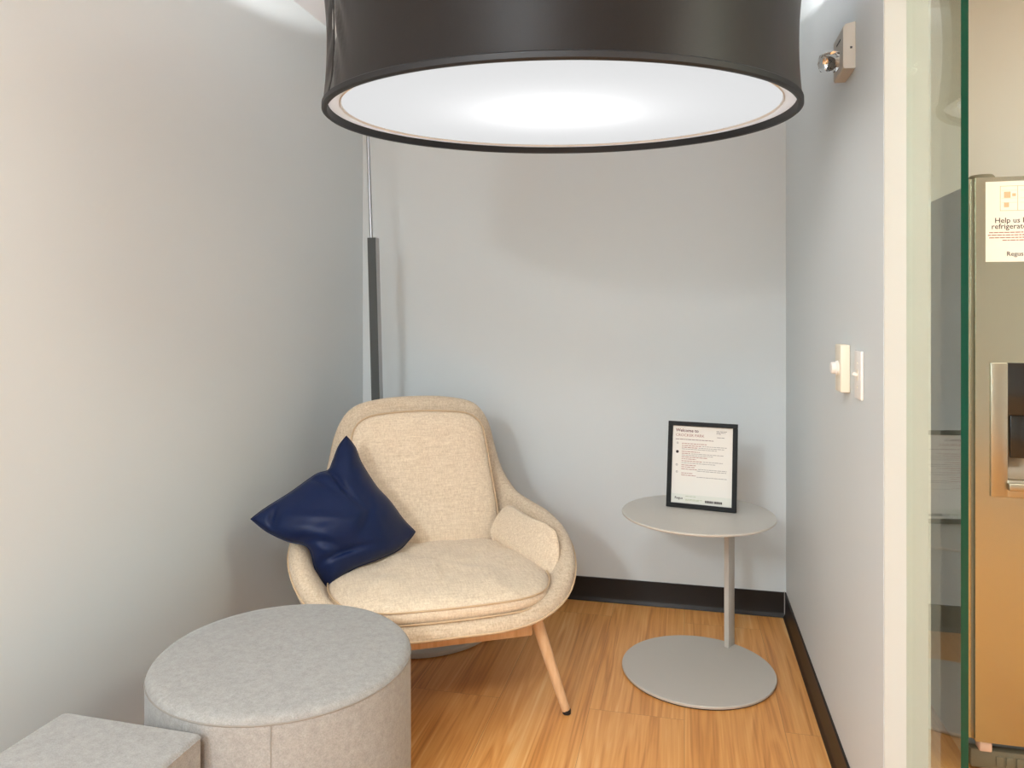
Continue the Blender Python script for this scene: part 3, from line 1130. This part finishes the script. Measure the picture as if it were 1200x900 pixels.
for u, v, r in ((0.085, 0.225, 0.0035), (0.085, 0.34, 0.0055), (0.08, 0.51, 0.004), (0.085, 0.60, 0.0038)):
    bm = bmesh.new()
    p = sp(u, v)
    vv = [bm.verts.new((p.x + r * math.cos(2 * PI * k / 16), -0.0005, p.z + r * math.sin(2 * PI * k / 16))) for k in range(16)]
    ww = [bm.verts.new((p.x + r * 0.55 * math.cos(2 * PI * k / 16), -0.0005, p.z + r * 0.55 * math.sin(2 * PI * k / 16))) for k in range(16)]
    for k in range(16):
        bm.faces.new((vv[k], vv[(k + 1) % 16], ww[(k + 1) % 16], ww[k]))
    if r > 0.005:
        bm.faces.new(ww)
    obj('icon', bm, M['ink'] if r > 0.005 else M['ink_grey'], sheet, smooth=False)
obj('footer_band', box_bm(sp(0, 0).x + 0.001, sp(1, 0).x - 0.001, -0.00035, -0.0001, sp(0, 1).z + 0.001, sp(0, 0.885).z), new_mat('pale_footer', srgb(222, 222, 212), 0.85), sheet, smooth=False)
text_mesh('logo', 'Regus', 0.0125, M['ink'], sheet, sp(0.06, 0.95) + Vector((0, -0.0003, 0)), bold=0.0002)
word_lines('footer_green_print', [(0.24, 0.42, 0.905, 0.006), (0.24, 0.52, 0.945, 0.006), (0.24, 0.48, 0.957, 0.005)], M['ink_green'], sheet, 0, 6)
bm = bmesh.new()
rnd = random.Random(11)
u = 0.565
while u < 0.83:
    d = rnd.uniform(0.012, 0.02)
    p, q_ = sp(u, 0.943), sp(u + d, 0.973)
    add_box(bm, p.x, q_.x, -0.0007, -0.0001, q_.z, p.z)
    u += d + (0.012 if 0.68 < u < 0.70 else 0.0035)
obj('footer_number', bm, M['ink'], sheet, smooth=False)

# ------------------------------------------------------------------ dimmer and switch on the right wall
dm_ = thing('dimmer_switch', 'ivory dimmer box with a round knob on the right wall', 'dimmer switch', (XR, 2.135, 1.156))
obj('housing', box_bm(-0.0245, -0.0005, -0.036, 0.036, -0.063, 0.063, 0.003, 3), M['ivory'], dm_)
bm = bmesh.new()
add_lathe(bm, [(0.019, 0.0), (0.019, 0.004), (0.0165, 0.006), (0.0155, 0.016), (0.013, 0.018)], 28)
bmesh.ops.rotate(bm, verts=bm.verts[:], cent=(0, 0, 0), matrix=Matrix.Rotation(-PI / 2, 3, 'Y'))
bmesh.ops.translate(bm, verts=bm.verts[:], vec=(-0.0245, 0.0, 0.0))
obj('knob', bm, M['white_plastic'], dm_)
sw = thing('light_switch', 'white toggle light switch plate on the right wall beside the dimmer', 'light switch', (XR, 1.984, 1.149))
obj('plate', box_bm(-0.0075, -0.0005, -0.035, 0.035, -0.060, 0.060, 0.0025, 3), M['white_plastic'], sw)
obj('slot', box_bm(-0.0082, -0.0072, -0.006, 0.006, -0.013, 0.013), M['ivory'], sw, smooth=False)
bm = bmesh.new()
add_box(bm, -0.020, -0.0075, -0.0045, 0.0045, -0.004, 0.004, 0.0015)
bmesh.ops.rotate(bm, verts=bm.verts[:], cent=(-0.0075, 0, 0), matrix=Matrix.Rotation(math.radians(20), 3, 'Y'))
obj('toggle', bm, M['white_plastic'], sw)
for z in (0.03, -0.03):
    bm = bmesh.new()
    add_lathe(bm, [(0.003, 0), (0.0026, 0.0012)], 12)
    bmesh.ops.rotate(bm, verts=bm.verts[:], cent=(0, 0, 0), matrix=Matrix.Rotation(-PI / 2, 3, 'Y'))
    bmesh.ops.translate(bm, verts=bm.verts[:], vec=(-0.0074, 0, z))
    obj('screw', bm, M['ivory'], sw)

# ------------------------------------------------------------------ emergency light, high on the right wall
eml = thing('emergency_light', 'cream emergency light with a clear swivel head high on the right wall', 'emergency light', (XR, 2.10, 1.965))
bm = bmesh.new()
# profile in (x, z): chamfered lower edge, pulled along y
pr = [(-0.0005, 0.080), (-0.024, 0.076), (-0.030, 0.068), (-0.030, -0.034), (-0.027, -0.038), (-0.0005, -0.038)]
A = [bm.verts.new((x, -0.062, z)) for x, z in pr]
B = [bm.verts.new((x, 0.062, z)) for x, z in pr]
for i in range(len(pr)):
    j = (i + 1) % len(pr)
    bm.faces.new((A[i], A[j], B[j], B[i]))
bm.faces.new(A[::-1])
bm.faces.new(B)
bmesh.ops.recalc_face_normals(bm, faces=bm.faces[:])
obj('housing', bm, M['em_body'], eml, smooth=False)
obj('test_button', box_bm(-0.0135, -0.0085, -0.0638, -0.0615, 0.012, 0.017), M['em_dark'], eml, smooth=False)
obj('vent_slot', box_bm(-0.0308, -0.0298, -0.03, 0.02, 0.045, 0.049), M['em_dark'], eml, smooth=False)
bm = bmesh.new()
add_lathe(bm, [(0.010, 0.0), (0.010, 0.012)], 20)
bmesh.ops.rotate(bm, verts=bm.verts[:], cent=(0, 0, 0), matrix=Matrix.Rotation(-PI / 2, 3, 'Y'))
bmesh.ops.translate(bm, verts=bm.verts[:], vec=(-0.026, 0.0, 0.0))
obj('swivel', bm, M['em_body'], eml)
bm = bmesh.new()
bmesh.ops.create_icosphere(bm, subdivisions=2, radius=0.033)
for v in bm.verts:
    v.co.z = max(-0.024, min(0.024, v.co.z * 1.1))
    v.co.x *= 0.95
    v.co.y = max(-0.026, min(0.026, v.co.y))
bmesh.ops.translate(bm, verts=bm.verts[:], vec=(-0.050, 0.0, 0.0))
hd = obj('lamp_head', bm, M['clear'], eml, smooth=False)
bm = bmesh.new()
add_lathe(bm, [(0.004, 0.0), (0.010, 0.004), (0.016, 0.012), (0.019, 0.022)], 20, close_end=False)
bmesh.ops.rotate(bm, verts=bm.verts[:], cent=(0, 0, 0), matrix=Matrix.Rotation(math.radians(-100), 3, 'Y'))
bmesh.ops.translate(bm, verts=bm.verts[:], vec=(-0.036, 0.0, 0.0))
obj('reflector', bm, M['reflector'], hd)

# ------------------------------------------------------------------ refrigerator
FR = Vector((0.775, 2.315, 0))           # front left lower corner
fg = thing('refrigerator', 'side by side stainless steel refrigerator with a notice on its door', 'refrigerator', FR)
FZ = 1.685
FWD = 0.90
obj('cabinet', box_bm(0.004, FWD - 0.004, 0.062, 0.77, 0.03, FZ - 0.02, 0.004), M['fridge_side'], fg)
obj('gasket', box_bm(0.012, FWD - 0.012, 0.048, 0.063, 0.12, FZ - 0.03), M['gasket'], fg, smooth=False)
# freezer door with a rounded vertical edge and the dispenser opening cut in
DZ0, DZ1 = 0.105, FZ - 0.004
OX0, OX1, OZ0, OZ1 = 0.054, 0.330, 0.792, 1.165      # dispenser bezel in fridge axes


def door_bm(x0, x1, z0, z1, hole=None, depth=0.048, r=0.018):
    bm = bmesh.new()
    if hole is None:
        add_box(bm, x0, x1, 0, depth, z0, z1)
    else:
        hx0, hx1, hz0, hz1 = hole
        xs, zs = [x0, hx0, hx1, x1], [z0, hz0, hz1, z1]
        V = {(i, k, d): bm.verts.new((xs[i], y, zs[k])) for i in range(4) for k in range(4) for d, y in ((0, 0.0), (1, depth))}
        for i in range(3):
            for k in range(3):
                if (i, k) == (1, 1):
                    continue
                bm.faces.new((V[i, k, 0], V[i + 1, k, 0], V[i + 1, k + 1, 0], V[i, k + 1, 0]))
                bm.faces.new((V[i, k, 1], V[i, k + 1, 1], V[i + 1, k + 1, 1], V[i + 1, k, 1]))
        ring = [(i, 0) for i in range(4)] + [(3, k) for k in range(1, 4)] + [(i, 3) for i in (2, 1, 0)] + [(0, k) for k in (2, 1)]
        for a, b in zip(ring, ring[1:] + ring[:1]):
            bm.faces.new((V[a + (0,)], V[b + (0,)], V[b + (1,)], V[a + (1,)]))
        hr = [(1, 1), (2, 1), (2, 2), (1, 2)]
        for a, b in zip(hr, hr[1:] + hr[:1]):
            bm.faces.new((V[a + (0,)], V[a + (1,)], V[b + (1,)], V[b + (0,)]))
    bmesh.ops.recalc_face_normals(bm, faces=bm.faces[:])
    es = [e for e in bm.edges if all(abs(v.co.y) < 1e-6 for v in e.verts) and
          (all(abs(v.co.x - x0) < 1e-6 for v in e.verts) or all(abs(v.co.x - x1) < 1e-6 for v in e.verts))]
    bmesh.ops.bevel(bm, geom=es, offset=r, segments=5, affect='EDGES')
    return bm


fd = obj('freezer_door', door_bm(0, 0.395, DZ0, DZ1, (OX0 + 0.01, OX1 - 0.01, OZ0 + 0.01, OZ1 - 0.01)), M['steel'], fg)
obj('fridge_door', door_bm(0.402, FWD, DZ0, DZ1), M['steel'], fg)
# dispenser
bm = bmesh.new()
BW = 0.043
add_box(bm, OX0, OX0 + BW, -0.006, 0.004, OZ0, OZ1, 0.003)
add_box(bm, OX1 - BW, OX1, -0.006, 0.004, OZ0, OZ1, 0.003)
add_box(bm, OX0 + BW - 0.002, OX1 - BW + 0.002, -0.006, 0.004, OZ0, OZ0 + 0.050, 0.003)
bz = obj('dispenser_bezel', bm, M['bezel'], fd)
obj('control_panel', box_bm(OX0 + BW - 0.002, OX1 - BW + 0.002, -0.004, 0.010, 1.02, OZ1, 0.002), M['disp_black'], bz)
bm = bmesh.new()
x0, x1 = OX0 + BW, OX1 - BW
pr = [(0.004, 1.02), (0.040, 1.02), (0.043, 0.96), (0.043, 0.90), (0.030, 0.87), (0.004, 0.842)]
A = [bm.verts.new((x0, y, z)) for y, z in pr]
B = [bm.verts.new((x1, y, z)) for y, z in pr]
for i in range(len(pr) - 1):
    bm.faces.new((A[i], A[i + 1], B[i + 1], B[i]))
bm.faces.new(A)
bm.faces.new(B)
obj('dispenser_cavity', bm, M['disp_grey'], bz)
obj('drip_tray', box_bm(x0 - 0.002, x1 + 0.002, -0.016, 0.004, 0.812, 0.834, 0.004, 3), M['bezel'], bz)
bm = bmesh.new()
add_box(bm, x0 + 0.01, x0 + 0.06, 0.008, 0.016, 0.90, 1.02, 0.003)
obj('dispenser_lever', bm, M['disp_black'], bz)
for x in (0.355, 0.442):
    bm = bmesh.new()
    add_tube(bm, catmull([(x, 0.0, 0.55), (x, -0.045, 0.57), (x, -0.05, 0.7), (x, -0.05, 1.3), (x, -0.045, 1.43), (x, 0.0, 1.45)], 5), 0.011, 12)
    obj('handle', bm, M['steel'], fd if x < 0.4 else fg)
bm = bmesh.new()
add_lathe(bm, [(0.032, 0.0), (0.033, 0.003), (0.033, 0.011), (0.029, 0.016), (0.012, 0.018)], 32, center=(0.05, 0.05, DZ1 - 0.003))
obj('hinge_cover', bm, M['hinge'], fg)
bm = bmesh.new()
add_box(bm, 0.012, FWD - 0.012, 0.018, 0.05, 0.022, 0.075, 0.006)
for k in range(30):
    add_box(bm, 0.075 + k * 0.025, 0.092 + k * 0.025, 0.012, 0.019, 0.034, 0.062, 0.002)
obj('kick_grille', bm, M['grille'], fg)
obj('lower_hinge', box_bm(0.03, 0.062, 0.004, 0.04, 0.076, 0.104, 0.004), M['pink'], fg)
for x in (0.05, FWD - 0.05):
    bm = bmesh.new()
    add_lathe(bm, [(0.022, 0.0), (0.024, 0.004), (0.024, 0.012), (0.010, 0.016), (0.010, 0.035)], 20, center=(x, 0.09, 0))
    obj('foot', bm, M['rubber'], fg)
    bm = bmesh.new()
    add_lathe(bm, [(0.022, 0.0), (0.024, 0.004), (0.024, 0.012), (0.010, 0.016), (0.010, 0.035)], 20, center=(x, 0.70, 0))
    obj('foot', bm, M['rubber'], fg)

# notice taped to the freezer door
NX0, NX1, NZ0, NZ1 = 0.0425, 0.262, 1.445, 1.668
nt_ = thing('refrigerator_notice', 'white printed notice taped to the refrigerator door', 'notice', (FR.x, FR.y - 0.0006, 0))
sh = obj('sheet', box_bm(NX0, NX1, -0.0006, 0.0, NZ0, NZ1), M['paper_warm'], nt_, smooth=False)
NC = (NX0 + NX1) / 2
text_mesh('heading', 'Help us keep our', 0.0205, M['ink'], sh, (NX0 + 0.0225, -0.0009, 1.553), bold=0.00015)
text_mesh('heading', 'refrigerators clean', 0.0205, M['ink'], sh, (NX0 + 0.0145, -0.0009, 1.5365), bold=0.00015)
bm = bmesh.new()
rnd = random.Random(5)
for k, (a, b) in enumerate(((0.009, 0.21), (0.006, 0.213), (0.009, 0.21), (0.042, 0.178))):
    x = NX0 + a
    while x < NX0 + b - 0.003:
        d = min(rnd.uniform(0.005, 0.013), NX0 + b - x)
        z = 1.5275 - k * 0.0072
        add_box(bm, x, x + d, -0.0011, -0.0006, z - 0.0026, z)
        x += d + 0.0018
obj('small_print', bm, M['ink_red'], sh, smooth=False)
text_mesh('logo', 'Regus', 0.0175, M['ink'], sh, (NX0 + 0.052, -0.0009, 1.461), bold=0.0002)
bm = bmesh.new()
p0 = (NX0 + 0.036, 1.586)
for x, z, ww_, hh in ((0, 0, 0.145, 0.0012), (0, 0.068, 0.145, 0.0012), (0, 0.0, 0.0012, 0.068), (0.043, 0, 0.0012, 0.068), (0.144, 0, 0.0012, 0.068)):
    add_box(bm, p0[0] + x, p0[0] + x + ww_, -0.0010, -0.0006, p0[1] + z, p0[1] + z + hh)
for x, z, ww_, hh in ((0.010, 0.036, 0.016, 0.017), (0.010, 0.010, 0.012, 0.013), (0.030, 0.040, 0.009, 0.008)):
    add_box(bm, p0[0] + x, p0[0] + x + ww_, -0.0011, -0.0006, p0[1] + z, p0[1] + z + hh)
obj('fridge_drawing', bm, M['ink_orange'], sh, smooth=False)
bm = bmesh.new()
for z in (0.022, 0.034, 0.056):
    add_box(bm, p0[0] + 0.004, p0[0] + 0.041, -0.0010, -0.0006, p0[1] + z, p0[1] + z + 0.0015)
    add_box(bm, p0[0] + 0.05, p0[0] + 0.14, -0.0010, -0.0006, p0[1] + z, p0[1] + z + 0.0015)
obj('shelf_drawing', bm, M['ink_peach'], sh, smooth=False)

# parts that look different from the rest of their thing
PART_LABELS = {
    ('lounge_chair', 'leg'): 'pale wooden leg', ('lounge_chair', 'base_frame'): 'pale wooden base rail', ('leg', 'foot_pad'): 'black rubber foot pad',
    ('floor_lamp', 'diffuser'): 'round glowing white diffuser', ('floor_lamp', 'post'): 'dark grey square lower post', ('floor_lamp', 'arm'): 'thin silver rod and arm',
    ('floor_lamp', 'base'): 'grey round floor base', ('drum_shade', 'binding'): 'black binding around the lower edge', ('floor_lamp', 'drum_shade'): 'charcoal fabric drum shade',
    ('picture_frame', 'border'): 'black frame border', ('picture_frame', 'sheet'): 'white printed welcome sheet', ('side_table', 'floor_pad'): 'black pad under the base',
    ('dimmer_switch', 'knob'): 'white round knob', ('emergency_light', 'lamp_head'): 'clear faceted lamp head', ('refrigerator', 'cabinet'): 'grey painted cabinet side',
    ('refrigerator', 'kick_grille'): 'olive grey bottom grille', ('dispenser_bezel', 'control_panel'): 'black control panel',
}
for o in list(bpy.data.objects):
    if o.parent is not None:
        key = (o.parent.name.split('.')[0], o.name.split('.')[0])
        if key in PART_LABELS:
            o['label'] = PART_LABELS[key]
